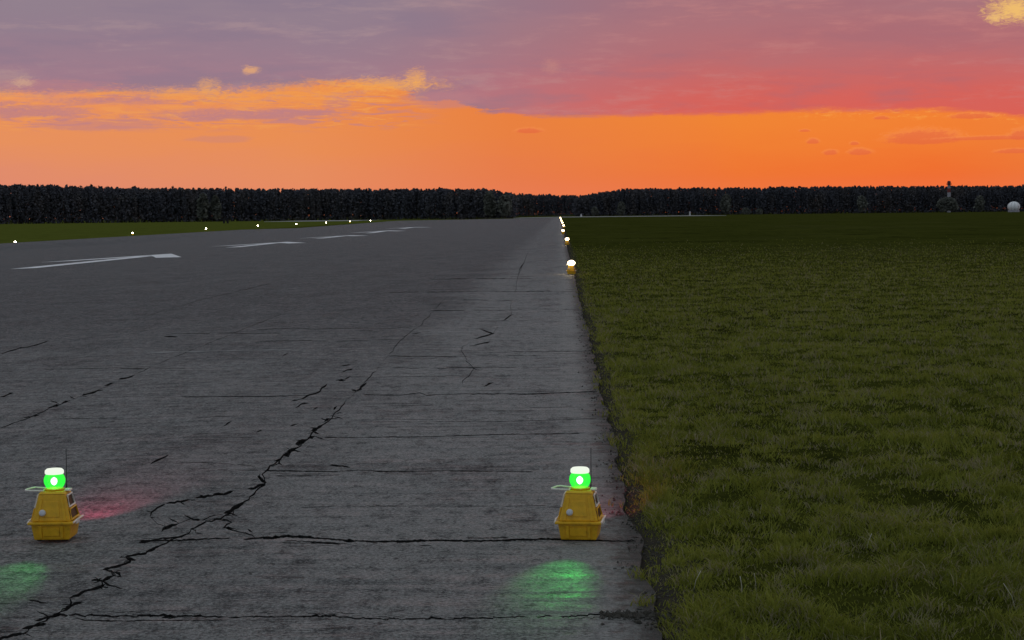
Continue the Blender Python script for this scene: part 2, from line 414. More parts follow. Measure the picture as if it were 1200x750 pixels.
def mat_leafy(name, cols, trans=0.25, straw=None, rough=0.7, patch=None):
    m, g, out = new_mat(name)
    geo = g.n('ShaderNodeNewGeometry'); rnd = geo.outputs['Random Per Island']
    n = g.noise(geo.outputs['Position'], 0.9, 4, 0.6)
    stops = [(i / (len(cols) - 1), c4(*c)) for i, c in enumerate(cols)]
    f = g.m('ADD', g.m('MULTIPLY', rnd, 0.6), g.m('MULTIPLY', g.ss(n, 0.3, 0.7), 0.4))
    col = g.ramp(f, stops)
    if patch:
        np_ = g.noise(g.vmul(geo.outputs['Position'], (.06, .06, .035)), 1.0, 5, 0.65)
        col = g.mix(g.ss(np_, 0.45, 0.68, 0.0, 0.75), col, c4(*patch))
    if straw:
        # a share of the blades is dry
        w = g.m('FRACT', g.m('MULTIPLY', rnd, 37.31))
        n0 = g.noise(geo.outputs['Position'], 2.3, 4, 0.6)
        col = g.mix(g.m('MULTIPLY', g.m('LESS_THAN', w, g.ss(n0, 0.42, 0.68, 0.03, 0.50)), 1.0), col, c4(*straw))
    d = g.n('ShaderNodeBsdfPrincipled'); g.put(d.inputs['Base Color'], col); d.inputs['Roughness'].default_value = rough; d.inputs['Specular IOR Level'].default_value = 0.12
    t = g.n('ShaderNodeBsdfTranslucent'); g.put(t.inputs[0], col)
    mx = g.n('ShaderNodeMixShader'); mx.inputs[0].default_value = trans
    g.nt.links.new(d.outputs[0], mx.inputs[1]); g.nt.links.new(t.outputs[0], mx.inputs[2]); g.nt.links.new(mx.outputs[0], out.inputs[0])
    return m

def mat_glow(name, col, strength, clear=0.0):
    m, g, out = new_mat(name)
    e = g.n('ShaderNodeEmission'); e.inputs[0].default_value = c4(*col); e.inputs[1].default_value = strength
    if clear > 0:
        t = g.n('ShaderNodeBsdfTransparent'); t.inputs[0].default_value = c4(*[min(1, 0.5 + c) for c in col])
        lw = g.n('ShaderNodeLayerWeight'); lw.inputs[0].default_value = 0.35
        gl = g.n('ShaderNodeBsdfGlossy'); gl.inputs['Roughness'].default_value = 0.15
        mx = g.n('ShaderNodeMixShader'); mx.inputs[0].default_value = 1 - clear
        g.nt.links.new(t.outputs[0], mx.inputs[1]); g.nt.links.new(e.outputs[0], mx.inputs[2])
        mx2 = g.n('ShaderNodeMixShader'); g.put(mx2.inputs[0], g.m('MULTIPLY', lw.outputs['Fresnel'], 0.4))
        g.nt.links.new(mx.outputs[0], mx2.inputs[1]); g.nt.links.new(gl.outputs[0], mx2.inputs[2]); g.nt.links.new(mx2.outputs[0], out.inputs[0])
    else:
        g.nt.links.new(e.outputs[0], out.inputs[0])
    return m

M = {}
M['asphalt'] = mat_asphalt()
M['crack'] = simple('crack_dirt', (.026, .025, .024), 0.95, 0.02, 40, 0.4)
M['joint'] = simple('joint_dirt', (.055, .054, .052), 0.95, 0.02, 12, 0.5)
M['field'] = mat_field()
M['blade'] = mat_leafy('grass_blade', [(.115, .136, .020), (.185, .208, .028), (.270, .290, .042), (.330, .335, .075)], 0.4, straw=(.33, .295, .17))
M['clod'] = mat_leafy('clod', [(.030, .027, .022), (.060, .055, .045), (.10, .095, .085)], 0.0)
M['stalk'] = simple('dry_stalk', (.55, .52, .44), 0.7, 0.2)
M['paint'] = simple('runway_paint', (.80, .80, .81), 0.6, 0.2, 3.0, 0.2)
M['oldpaint'] = simple('worn_paint', (.26, .26, .255), 0.7, 0.1, 3.0, 0.25)
M['concrete'] = simple('pale_concrete', (.42, .41, .41), 0.8, 0.2, 0.2, 0.12)
M['yellow'] = mat_yellow('yellow_plastic', (.80, .45, .014), 0.42, 0.45, 25, 0.10, 0.0006)
M['pale'] = simple('pale_plastic', (.88, .84, .74), 0.35, 0.5, 40, 0.06)  # pale plastic, brightened to carry the white sky highlights on handle and rim
M['knob'] = simple('grey_knob', (.66, .68, .70), 0.35, 0.5, 60, 0.1)
M['black'] = simple('black_rubber', (.012, .012, .012), 0.5, 0.3, 60, 0.2)
M['slot'] = simple('dark_panel', (.045, .032, .012), 0.5, 0.3, 60, 0.2)
M['green_lens'] = mat_glow('green_lens', (.03, 1.0, .06), 1.3, 0.35)
M['green_led'] = mat_glow('green_led', (.55, 1.0, .62), 14.0)
M['red_led'] = mat_glow('red_led', (1.0, .06, .08), 6.0)
M['cap_green'] = mat_glow('lit_cap', (.93, 1.0, .86), 0.95)
M['warm_lens'] = mat_glow('warm_lens', (1.0, .74, .42), 22.0, 0.2)
M['warm_led'] = mat_glow('warm_led', (1.0, .86, .62), 120.0)
M['white_lens'] = mat_glow('white_lens', (1.0, .90, .70), 70.0, 0.15)
M['white_led'] = mat_glow('white_led', (1.0, .93, .78), 120.0)
M['trunk'] = simple('bark', (.07, .055, .045), 0.9, 0.1, 3, 0.3)
M['pine'] = mat_leafy('pine_foliage', [(.072, .076, .096), (.086, .090, .108), (.100, .102, .118)], 0.1, patch=(.135, .118, .108))  # bluish foliage: far haze put into the leaf colour
M['leaf'] = mat_leafy('young_foliage', [(.105, .112, .100), (.150, .156, .132), (.190, .192, .160)], 0.2)
M['radome'] = simple('radome_white', (.90, .90, .90), 0.5, 0.3, 0.5, 0.05)
M['seam'] = simple('radome_seam', (.16, .16, .17), 0.6, 0.2, 0.5, 0.05)
M['towerwhite'] = simple('tower_white', (.36, .35, .38), 0.6, 0.2, 0.5, 0.1)
M['towerred'] = simple('tower_red', (.22, .055, .05), 0.6, 0.2, 0.5, 0.1)
M['white'] = simple('white_board', (.62, .62, .62), 0.6, 0.2, 5, 0.1)
M['dark'] = simple('dark_board', (.02, .02, .022), 0.7, 0.2, 5, 0.2)

# ------------------------------------------------------------------ ground sheet
def edge_x(y):
    """ragged right edge of the asphalt"""
    n = mnoise.fractal((0.0, y * 1.1, 3.3), 1.0, 2.0, 4)
    n2 = mnoise.fractal((5.0, y * 6.0, 1.3), 1.0, 2.0, 3)
    k = 1.0 if y < 60 else 0.6
    return EDGE_R + k * (0.040 * n + 0.012 * n2)

def axis(segs):
    v = []
    for a, b, n in segs: v += list(np.linspace(a, b, n, endpoint=False))
    return np.array(v + [segs[-1][1]])

def build_ground():
    xs = axis([(-6000, -400, 14), (-400, -62, 24), (-62, -3, 14), (-3, 0.2, 6), (0.2, 9, 110), (9, 30, 60), (30, 120, 30), (120, 600, 16), (600, 6000, 12)])
    ys = axis([(-400, 4, 8), (4, 18, 140), (18, 45, 110), (45, 120, 60), (120, 400, 40), (400, 1600, 40), (1600, 9000, 10)])
    X, Y = np.meshgrid(xs, ys)
    Z = height(X, Y) - 0.07
    # verge: rises to the level of the asphalt, lumpy turf
    t = smooth((X - 0.28) / 0.16)
    lump = np.zeros_like(Z)
    for i in range(len(ys)):
        if ys[i] > 130 or ys[i] < 0: continue
        for j in range(len(xs)):
            x = xs[j]
            if 0.2 < x < 60:
                lump[i, j] = 0.035 * mnoise.fractal((x * 0.9, ys[i] * 0.9, 0), 1.0, 2.0, 3) + 0.03 * mnoise.fractal((x * 4.0, ys[i] * 4.0, 5), 1.0, 2.0, 2)
    Z = Z + t * (0.058 + lump * smooth((X - 0.35) / 0.5))
    Z = Z + 0.06 * smooth((EDGE_L - X) / 1.5)
    nv = X.size; w = len(xs)
    me = bpy.data.meshes.new('ground')
    idx = np.arange(nv).reshape(X.shape)
    q = np.stack([idx[:-1, :-1], idx[:-1, 1:], idx[1:, 1:], idx[1:, :-1]], -1).reshape(-1, 4)
    me.from_pydata(np.stack([X, Y, Z], -1).reshape(-1, 3).tolist(), [], q.tolist())
    me.polygons.foreach_set('use_smooth', [True] * len(me.polygons))
    o = mesh_obj('ground', me, M['field'])
    o['kind'] = 'structure'; o['label'] = 'dark green airfield meadow reaching to the wood'
    return X, Y, Z, xs, ys
GX, GY, GZ, gxs, gys = build_ground()

def ground_z(x, y):
    """bilinear height of the built ground sheet"""
    x = np.asarray(x, float); y = np.asarray(y, float)
    j = np.clip(np.searchsorted(gxs, x) - 1, 0, len(gxs) - 2); i = np.clip(np.searchsorted(gys, y) - 1, 0, len(gys) - 2)
    u = (x - gxs[j]) / (gxs[j + 1] - gxs[j]); v = (y - gys[i]) / (gys[i + 1] - gys[i])
    return (GZ[i, j] * (1 - u) + GZ[i, j + 1] * u) * (1 - v) + (GZ[i + 1, j] * (1 - u) + GZ[i + 1, j + 1] * u) * v

# ------------------------------------------------------------------ runway with open cracks
# each trace is a stroke in photo pixels laid on the ground: (width in px, points)
TRACES = [
 (3.0, [(-6, 752), (5, 747), (16, 744), (28, 742)]), (3.2, [(26, 737), (40, 733), (55, 731)]), (3.2, [(41, 728), (49, 725), (58, 723), (70, 720), (80, 721)]),
 (1.8, [(33, 703), (44, 705), (56, 707)]), (1.6, [(43, 716), (50, 719), (58, 722)]), (3.0, [(73, 716), (79, 712), (85, 709), (96, 705)]),
 (3.0, [(83, 700), (91, 697), (100, 693), (110, 690), (120, 687), (124, 684)]), (2.4, [(106, 680), (114, 679.5), (122, 681), (126, 685), (131, 687.5)]), (2.6, [(119, 680), (127, 677), (134, 675), (129, 670)]),
 (3.6, [(133, 670), (139, 672), (142, 676)]), (2.4, [(122, 667), (131, 665), (140, 663), (147, 661), (152, 659), (154, 655)]), (3.0, [(146, 653), (153, 655), (161, 656.5)]),
 (2.6, [(146, 653), (158, 650.5), (170, 648), (180, 643), (187, 639)]), (2.0, [(160, 636.5), (170, 635), (190, 631), (204, 630), (217, 628)]), (3.0, [(190, 622.5), (196, 618), (202, 616), (210, 613)]),
 (2.0, [(195, 618), (192, 613)]), (2.0, [(215, 603), (221, 606), (227, 609), (236, 609)]), (2.4, [(224, 620), (229, 621), (229, 624.5)]),
 (2.2, [(176, 606), (178, 600), (186, 595), (195, 590)]), (2.6, [(195, 590), (205, 588.5), (216, 587), (223, 585)]), (2.8, [(228, 584), (240, 582), (252, 580), (262, 579), (268, 577), (275, 575)]),
 (3.4, [(290, 572.5), (298, 572), (304, 569), (312, 566), (307, 563), (304, 558), (304, 555)]), (3.6, [(263, 602), (270, 599), (272, 595), (279, 592), (288, 588)]), (2.0, [(270, 602), (278, 604)]), (2.0, [(280, 607), (286, 605)]),
 (2.4, [(258, 610), (266, 609), (272, 612), (266, 615), (262, 618), (275, 620)]), (2.0, [(290, 620), (297, 624)]), (1.6, [(237, 594), (243, 596)]),
 (3.2, [(322, 541), (327, 538), (328, 543), (330, 545)]), (4.6, [(332, 534), (338, 533), (341, 529)]), (4.4, [(336, 529), (342, 527), (348, 525)]), (4.2, [(345, 520.5), (350, 520), (354, 517), (360, 515)]), (3.4, [(361, 513), (368, 511)]),
 (2.4, [(365, 505), (372, 502), (380, 498)]), (2.0, [(366, 505), (374, 509)]), (3.0, [(349, 496), (354, 499)]), (2.6, [(380, 494), (387, 490)]), (3.6, [(388, 487), (394, 484.5)]), (2.0, [(390, 481), (396, 476)]),
 (3.0, [(419, 458.5), (424, 453), (430, 448.5)]), (1.6, [(345, 478), (352, 474), (362, 472.5)]), (2.6, [(348, 469), (352, 468)]), (2.0, [(352, 468), (362, 463), (374, 459), (377, 455), (383, 450)]),
 (2.6, [(397, 446.5), (404, 444)]), (2.6, [(430, 411), (435, 414)]), (1.8, [(444, 409), (450, 407)]), (3.0, [(471, 395), (477, 393)]), (1.8, [(483, 391), (493, 389.5)]), (1.6, [(330, 418), (338, 413.5)]), (1.6, [(366, 480), (373, 477)]),
 (1.8, [(398, 429), (412, 427)]), (2.0, [(400, 436), (414, 432)]),
 # second long joint
 (2.0, [(563, 386), (572, 389), (579, 391), (568, 394), (556, 397)]), (2.0, [(556, 404), (575, 400.5)]), (1.8, [(590, 376), (597, 371), (601, 368)]), (2.2, [(591, 365), (596, 366)]), (1.6, [(598, 361), (602, 360)]),
 (1.6, [(607, 320), (609, 315), (614, 308)]), (2.0, [(538, 407), (543, 409)]), (2.0, [(544, 419), (547, 422)]), (1.6, [(552, 430), (560, 434)]), (1.6, [(566, 453), (578, 448)]),
 # far joints on the left
 (1.6, [(0, 415), (12, 411), (28, 407), (45, 404), (58, 399)]), (1.5, [(155, 375.5), (180, 368), (200, 362), (220, 355.5), (250, 348), (280, 341), (318, 331.5)]),
 (2.4, [(38, 488), (46, 486)]), (2.8, [(62, 477), (70, 474)]), (2.0, [(72, 472), (82, 470)]), (2.2, [(88, 467), (93, 465)]), (2.2, [(103, 462), (112, 459), (118, 456)]), (1.8, [(123, 452), (134, 448)]), (1.6, [(138, 445), (150, 443), (157, 439.5)]),
 (1.8, [(0, 465), (8, 463), (16, 460)]), (1.8, [(176, 544), (184, 540), (190, 537), (197, 533)]), (1.4, [(262, 500), (271, 493)]), (2.0, [(193, 394.5), (208, 394.5)]), (1.5, [(300, 507), (307, 504)]),
 (1.7, [(5, 747), (28, 742), (41, 733), (58, 723), (73, 716), (85, 709), (83, 701), (100, 693), (120, 687), (119, 681), (134, 675), (131, 669), (122, 667), (140, 663), (153, 657), (150, 653), (170, 648), (187, 639), (200, 632), (217, 628), (225, 620), (240, 612), (258, 608), (272, 601), (280, 592), (288, 588), (300, 576), (312, 566), (308, 556), (318, 546), (330, 536), (348, 525), (360, 514), (372, 503), (387, 490), (394, 484), (405, 470), (424, 453), (432, 444), (445, 428), (455, 416), (475, 394), (492, 382), (510, 362), (525, 346)]),
 (1.3, [(176, 606), (184, 614), (196, 618), (215, 612), (228, 606), (236, 610), (250, 604), (262, 602)]), (1.3, [(262, 618), (276, 622), (292, 626), (300, 630)]),
 (1.2, [(540, 450), (556, 432), (545, 420), (540, 408), (558, 398), (578, 390), (585, 380), (600, 368), (598, 358), (604, 340), (608, 320), (614, 308), (622, 290)]),
 (1.2, [(0, 502), (38, 488), (62, 477), (90, 466), (118, 456), (157, 439), (200, 420), (240, 404), (300, 380), (350, 360)]),
 # transverse joints
 (2.6, [(78, 720), (100, 721), (122, 722), (180, 721.5), (240, 722.5), (290, 723), (340, 722.5), (385, 722), (420, 724), (452, 726), (500, 725), (560, 724.5), (610, 723), (660, 722.5), (705, 720), (770, 717)]),
 (1.6, [(88, 724), (100, 727), (130, 728), (180, 727), (260, 726.5)]), (3.4, [(190, 724), (200, 722), (208, 723)]),
 (2.2, [(160, 634), (215, 633), (270, 630.5)]), (4.2, [(285, 632), (310, 630), (335, 629), (360, 630), (385, 631.5), (410, 633.5), (440, 635), (470, 634), (500, 633)]),
 (3.2, [(500, 633), (540, 633.5), (575, 633.5), (610, 632), (650, 632), (690, 633), (720, 634), (744, 634)]), (1.6, [(330, 636), (370, 636.5), (400, 638)]),
 (1.5, [(350, 595.5), (380, 593.5), (420, 593), (470, 593.5), (520, 593), (570, 593)]), (1.2, [(590, 594), (640, 592.5)]), (2.4, [(310, 551), (340, 551.5), (368, 552), (392, 552.5), (420, 551), (450, 552), (490, 552.5), (530, 551.5), (570, 552), (625, 553)]),
 (1.6, [(322, 558), (360, 558), (398, 557)]), (1.3, [(205, 543), (235, 541.5), (270, 543), (300, 547)]), (1.4, [(232, 549), (262, 550.5), (300, 551)]), (1.8, [(385, 545), (398, 546), (410, 547.5)]),
 (1.6, [(380, 513), (430, 512.5), (475, 512), (530, 511), (600, 509), (680, 508)]), (1.3, [(420, 494.5), (470, 494), (520, 494.5), (600, 493.5), (700, 490)]), (1.2, [(424, 476), (470, 476), (510, 474.5)]), (1.0, [(620, 478), (690, 477)]),
 (1.7, [(212, 465), (260, 464.5), (310, 464.5), (365, 463)]), (1.9, [(425, 462.5), (470, 463), (492, 460), (500, 463), (540, 461.5), (620, 461.5), (700, 459)]), (1.0, [(230, 489), (280, 488)]),
 (1.2, [(395, 441.5), (450, 441), (520, 440.5), (600, 441)]), (1.1, [(460, 431.5), (540, 431), (660, 430.5)]), (1.3, [(455, 417), (500, 417.5), (545, 417), (630, 416)]), (1.2, [(600, 411.5), (690, 412)]), (1.0, [(300, 386), (400, 385), (480, 384.5)]), (1.2, [(300, 400), (400, 399.5), (470, 397.5)]),
 (1.0, [(495, 404), (560, 405)]), (1.1, [(505, 363.5), (590, 363), (685, 362.5)]), (1.3, [(455, 343), (520, 342), (600, 341.5), (640, 341), (682, 341)]), (1.1, [(505, 327), (590, 326.5), (632, 326)]), (1.0, [(560, 377), (620, 376)]), (1.0, [(540, 352), (600, 352.5)]),
 (1.0, [(50, 432), (150, 431), (240, 432)]), (1.0, [(60, 490), (140, 491), (200, 489)]), (1.0, [(200, 391), (330, 390)]),
]

def build_runway():
    verts, faces, thin = [], [], {}
    def add(poly, w=9):
        thin[len(faces)] = w < 2.3
        b = len(verts); verts.extend([Vector((p[0], p[1])) for p in poly]); faces.append(list(range(b, b + len(poly))))
    right = []
    y = -6.0
    while y < RWY_END:
        right.append((edge_x(y), y)); y += 0.09 if y < 22 else (0.4 if y < 60 else 8.0)
    right.append((EDGE_R, RWY_END))
    add([(EDGE_L, -6.0)] + right + [(EDGE_L, RWY_END)])
    rnd = random.Random(3)
    def trace_poly(P, w):
        level = abs(P[-1][1] - P[0][1]) < 0.12 * abs(P[-1][0] - P[0][0])
        Lp, Rp = [], []
        N = len(P)
        for i, p in enumerate(P):
            a, b = P[max(0, i - 1)], P[min(N - 1, i + 1)]
            tx, ty = b[0] - a[0], b[1] - a[1]; l = math.hypot(tx, ty) or 1
            nx, ny = -ty / l, tx / l
            end = 0.12 if i in (0, N - 1) else 1.0
            j = (rnd.random() - .5) * 0.5 * min(w, 2.0)
            w1, w2 = w / 2 * end * rnd.uniform(.45, 1.15), w / 2 * end * rnd.uniform(.45, 1.15)
            if N > 30 and not level: fz = min(1.0, max(.3, (p[1] - 330) / 200)) * (1.0 if p[1] > 470 or mnoise.noise((p[0] * .06, p[1] * .06, 1.7)) > -.05 else .25); w1 *= fz; w2 *= fz
            jx = (rnd.random() - .5) * 0.9 * min(w, 3.0)
            Lp.append((p[0] + jx + nx * w1, p[1] + j + ny * w1)); Rp.append((p[0] + jx - nx * w2, p[1] + j - ny * w2))
        poly = [unproject(*q) for q in Lp + Rp[::-1]]
        ok = [q for q in poly if q[0] < edge_x(q[1]) - 0.012]
        if len(ok) >= 3: add(ok, w)
    for w, pts in TRACES:
        # resample in pixels, jitter, offset by half the width, then drop onto the ground
        P = []
        for (a, b) in zip(pts, pts[1:]):
            L = math.hypot(b[0] - a[0], b[1] - a[1]); n = max(1, int(L / 3.6))
            for k in range(n):
                t = k / n; P.append((a[0] + (b[0] - a[0]) * t, a[1] + (b[1] - a[1]) * t))
        P.append(pts[-1])
        if len(pts) > 12: P = [(q[0] + rnd.uniform(-2.2, 2.2) * min(1, (q[1] - 240) / 300), q[1] + rnd.uniform(-1.0, 1.0) * min(1, (q[1] - 240) / 300)) for q in P]
        flat = abs(pts[-1][1] - pts[0][1]) < 0.12 * abs(pts[-1][0] - pts[0][0]) and abs(pts[-1][0] - pts[0][0]) > 45
        runs = [(P, w)]
        if flat:
            # transverse joints open and close along their length, with thin companions
            runs = [(P, max(1.0, w * .5))] if w >= 1.6 else []; i = 0
            while i < len(P) - 2:
                n = rnd.randint(4, 14); seg = P[i:i + n + 1]
                if len(seg) > 2:
                    oy = rnd.uniform(-.6, .6); runs.append(([(q[0], q[1] + oy) for q in seg], w * rnd.uniform(.35, 1.1)))
                    if rnd.random() < .35:
                        oy = rnd.choice((-1, 1)) * rnd.uniform(1.6, 4.0) * (0.5 + w / 4); runs.append(([(q[0] + 6, q[1] + oy) for q in seg], w * rnd.uniform(.2, .4)))
                i += n - (1 if rnd.random() < .6 else -2)
        if not flat and w >= 2.2 and pts[0][1] > 440:
            for _ in range(rnd.randint(1, 3)):
                q = rnd.choice(P); L = rnd.uniform(5, 14); sg = rnd.choice((-1, 1)); sl = rnd.uniform(-.45, .45)
                runs.append(([(q[0] + sg * L * t, q[1] + sl * L * t + rnd.uniform(-.6, .6)) for t in (0, .35, .7, 1.0)], rnd.uniform(.9, 1.5)))
        for P, w in runs: trace_poly(P, w * (1.25 if not flat and pts[0][1] > 440 else 1.0) * (0.62 if flat and pts[0][1] < 605 else 0.8 if pts[0][1] < 440 else 1.0))
    # level points so that the sheet follows the cross fall
    for yy in list(range(0, 60, 6)) + list(range(60, 300, 15)) + list(range(300, 700, 40)):
        for xx in (-53, -48, -40, -30, -20, -10, -3): verts.append(Vector((xx, yy + 0.013 * xx)))
    vo, eo, fo, ov, oe, of = delaunay_2d_cdt(verts, [], faces, 1, 1e-5)
    bm = bmesh.new()
    top = [bm.verts.new((v.x, v.y, hz(v.x, v.y))) for v in vo]
    low = {}
    DEP = 0.03
    def lv(i):
        if i not in low: low[i] = bm.verts.new((vo[i].x, vo[i].y, hz(vo[i].x, vo[i].y) - DEP))
        return low[i]
    ecount = {}
    for f, src in zip(fo, of):
        if len(f) != 3: continue
        a, b, c = f
        ar = (vo[b].x - vo[a].x) * (vo[c].y - vo[a].y) - (vo[b].y - vo[a].y) * (vo[c].x - vo[a].x)
        if abs(ar) < 1e-12: continue
        if ar < 0: f = [a, c, b]
        if not src: continue
        crack = any(s > 0 for s in src)
        try:
            fc = bm.faces.new([lv(i) for i in f] if crack else [top[i] for i in f])
            fc.material_index = (2 if all(thin[s] for s in src if s > 0) else 1) if crack else 0
        except ValueError: continue
        for k in range(3):
            e = (f[k], f[(k + 1) % 3]); ecount.setdefault(tuple(sorted(e)), []).append((crack, e))
    for e, l in ecount.items():
        kinds = [c for c, _ in l]
        if len(l) == 2 and kinds[0] != kinds[1]:
            d = [x for c, x in l if c][0]
            f = bm.faces.new((top[d[0]], top[d[1]], low[d[1]], low[d[0]])); f.material_index = 1
        elif len(l) == 1 and not kinds[0]:
            d = l[0][1]
            f = bm.faces.new((top[d[1]], top[d[0]], lv(d[0]), lv(d[1]))); f.material_index = 0
    bmesh.ops.delete(bm, geom=[v for v in bm.verts if not v.link_faces], context='VERTS')
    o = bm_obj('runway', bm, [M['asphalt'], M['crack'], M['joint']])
    o['kind'] = 'structure'; o['label'] = 'wide grey cracked asphalt runway'
    return o
runway = build_runway()

# arrows painted along the runway, pointing at the far end
def sheet(name, poly, mat, parent, lift=0.004):
    me = bpy.data.meshes.new(name)
    vs = [(x, y, hz(x, y) + lift) for x, y in poly]
    return vs, me

AR_X = -24.4
for k in range(5):
    tip = 113.0 + 48.5 * k
    bm = bmesh.new()
    def quad(ps):
        # cut along y so that the paint follows the fall of the ground
        (a, b, c, d) = ps; n = 6
        prev = None
        for i in range(n + 1):
            t = i / n
            p = (a[0] + (d[0] - a[0]) * t, a[1] + (d[1] - a[1]) * t); q = (b[0] + (c[0] - b[0]) * t, b[1] + (c[1] - b[1]) * t)
            cur = [bm.verts.new((AR_X + u[0], tip + u[1], hz(AR_X + u[0], tip + u[1]) + 0.02)) for u in (p, q)]
            if prev: bm.faces.new((prev[0], prev[1], cur[1], cur[0]))
            prev = cur
    tl_ = -31.5 if k == 0 else -27.0
    quad([(-.6, tl_), (.6, tl_), (.6, -7.0), (-.6, -7.0)])
    quad([(-3.9, -15.5), (-2.3, -14.6), (0.0, -5.6), (0.0, 0.0)])
    quad([(2.3, -14.6), (3.9, -15.5), (0.0, 0.0), (0.0, -5.6)])
    bmesh.ops.recalc_face_normals(bm, faces=bm.faces)
    for f in bm.faces:
        if f.normal.z < 0: f.normal_flip()
    bm_obj('arrow_marking', bm, M['paint'], runway)

# remnant of an old painted line
bm = bmesh.new(); prev = None
for i in range(13):
    t = i / 12; a = unproject(176 + 165 * t, 413.4 - 3.6 * t); w = 0.05 + 0.05 * (i % 3 == 1)
    cur = [bm.verts.new((a[0], a[1] - w, hz(a[0], a[1] - w) + 0.004)), bm.verts.new((a[0], a[1] + w, hz(a[0], a[1] + w) + 0.004))]
    if prev: bm.faces.new((prev[0], cur[0], cur[1], prev[1]))
    prev = cur
bm_obj('worn_line', bm, M['oldpaint'], runway)

# far taxiways crossing the field
def strip(x0, x1, y0, y1, lab):
    bm = bmesh.new(); n = 12; prev = None
    for i in range(n + 1):
        x = x0 + (x1 - x0) * i / n
        cur = [bm.verts.new((x, y0, float(ground_z(x, y0)) + 0.15)), bm.verts.new((x, y1, float(ground_z(x, y1)) + 0.15)), bm.verts.new((x, y0, float(ground_z(x, y0)) - 0.3))]
        if prev:
            bm.faces.new((prev[0], cur[0], cur[1], prev[1])); bm.faces.new((prev[2], cur[2], cur[0], prev[0]))
        prev = cur
    o = bm_obj('taxiway', bm, M['concrete']); o['kind'] = 'structure'; o['label'] = lab
strip(at_depth(606, 860), at_depth(835, 860), 790, 960, 'pale concrete taxiway crossing beyond the right lights')
strip(at_depth(335, 800), at_depth(438, 800), 740, 850, 'pale concrete taxiway strip beyond the left lights')

# ------------------------------------------------------------------ grass blades
def build_grass():
    Dm, DM = 5.6, 125.0
    # sample depth with density ~ 1/D^2 over a widening wedge
    dd = np.linspace(Dm, DM, 4000); wid = 0.272 * dd + 2.2
    dens = 8800.0 * np.minimum(1.0, (7.5 / dd) ** 1.9) * smooth((130.0 - dd) / 120.0) ** 2.2
    pdf = dens * wid; cdf = np.cumsum(pdf) * (dd[1] - dd[0]); N = int(cdf[-1])
    y = np.interp(RNG.random(N) * cdf[-1], cdf, dd)
    x = 0.14 + RNG.random(N) * (0.272 * y + 2.06)
    # tufts: noise field decides what stands, how tall and where the turf is thin
    T = np.array([mnoise.fractal((a * 1.3, b * 1.0, 0.0), 1.0, 2.0, 3) for a, b in zip(x.tolist(), y.tolist())])
    T2 = np.array([mnoise.fractal((a * 4.5, b * 3.2, 9.0), 1.0, 2.0, 2) for a, b in zip(x.tolist(), y.tolist())])
    ex = np.array([edge_x(b) for b in y.tolist()])
    off = x - ex
    lush = smooth((0.55 * T + 0.75 * T2 + 0.55) / 1.15)
    enc = 0.10 * RNG.random(N) ** 2 - 0.11 * smooth((T2 + 0.5 * T - 0.1) / 0.6)
    fringe = 0.50 * np.exp(-((off - 0.16) / 0.14) ** 2)
    keep = (off > enc) & (RNG.random(N) < 0.12 + 0.38 * smooth((y - 11.0) / 16.0) + fringe + 0.95 * lush) & ((off > 0.12) | (RNG.random(N) < 0.5))
    x, y, T, T2, lush, off = x[keep], y[keep], T[keep], T2[keep], lush[keep], off[keep]
    N = len(x)
    z = np.where(off < 0, 0.0, ground_z(x, y) - 0.005)
    hgt = (0.020 + 0.060 * lush ** 1.5) * RNG.uniform(0.5, 1.3, N) * np.where(off < 0.12, 0.65, 1.0)
    tall = RNG.random(N) < 0.025
    hgt[tall] *= 1.7
    wd = 0.0021 * (y / 7.0) ** 0.62 * RNG.uniform(0.7, 1.4, N)
    ang = RNG.uniform(0, 2 * np.pi, N)
    lean = RNG.uniform(0.2, 1.7, N) * hgt
    # blades of one tuft lean alike
    tl = 2 * np.pi * (T2 * 1.5 + T)
    la = np.where(RNG.random(N) < 0.45, tl, RNG.uniform(0, 2 * np.pi, N))
    lx, ly = np.cos(la) * lean, np.sin(la) * lean
    ux, uy = np.cos(ang) * wd, np.sin(ang) * wd
    V = np.empty((N, 5, 3))
    V[:, 0] = np.stack([x - ux, y - uy, z], -1); V[:, 1] = np.stack([x + ux, y + uy, z], -1)
    V[:, 2] = np.stack([x - ux * .8 + lx * .35, y - uy * .8 + ly * .35, z + hgt * .62], -1)
    V[:, 3] = np.stack([x + ux * .8 + lx * .35, y + uy * .8 + ly * .35, z + hgt * .62], -1)
    V[:, 4] = np.stack([x + lx, y + ly, z + hgt * RNG.uniform(.85, 1.0, N)], -1)
    base = (np.arange(N) * 5)[:, None]
    tri = np.concatenate([base + np.array([0, 1, 3]), base + np.array([0, 3, 2]), base + np.array([2, 3, 4])], 1).reshape(-1)
    me = bpy.data.meshes.new('grass')
    me.vertices.add(N * 5); me.vertices.foreach_set('co', V.reshape(-1))
    me.loops.add(len(tri)); me.loops.foreach_set('vertex_index', tri.astype(np.int32))
    me.polygons.add(len(tri) // 3); me.polygons.foreach_set('loop_start', np.arange(0, len(tri), 3, dtype=np.int32))
    me.update(calc_edges=True); me.validate()
    o = mesh_obj('grass', me, M['blade'])
    tag(o, 'short tufted olive green grass beside the asphalt', 'grass', kind='stuff')
    print('blades', N)
build_grass()

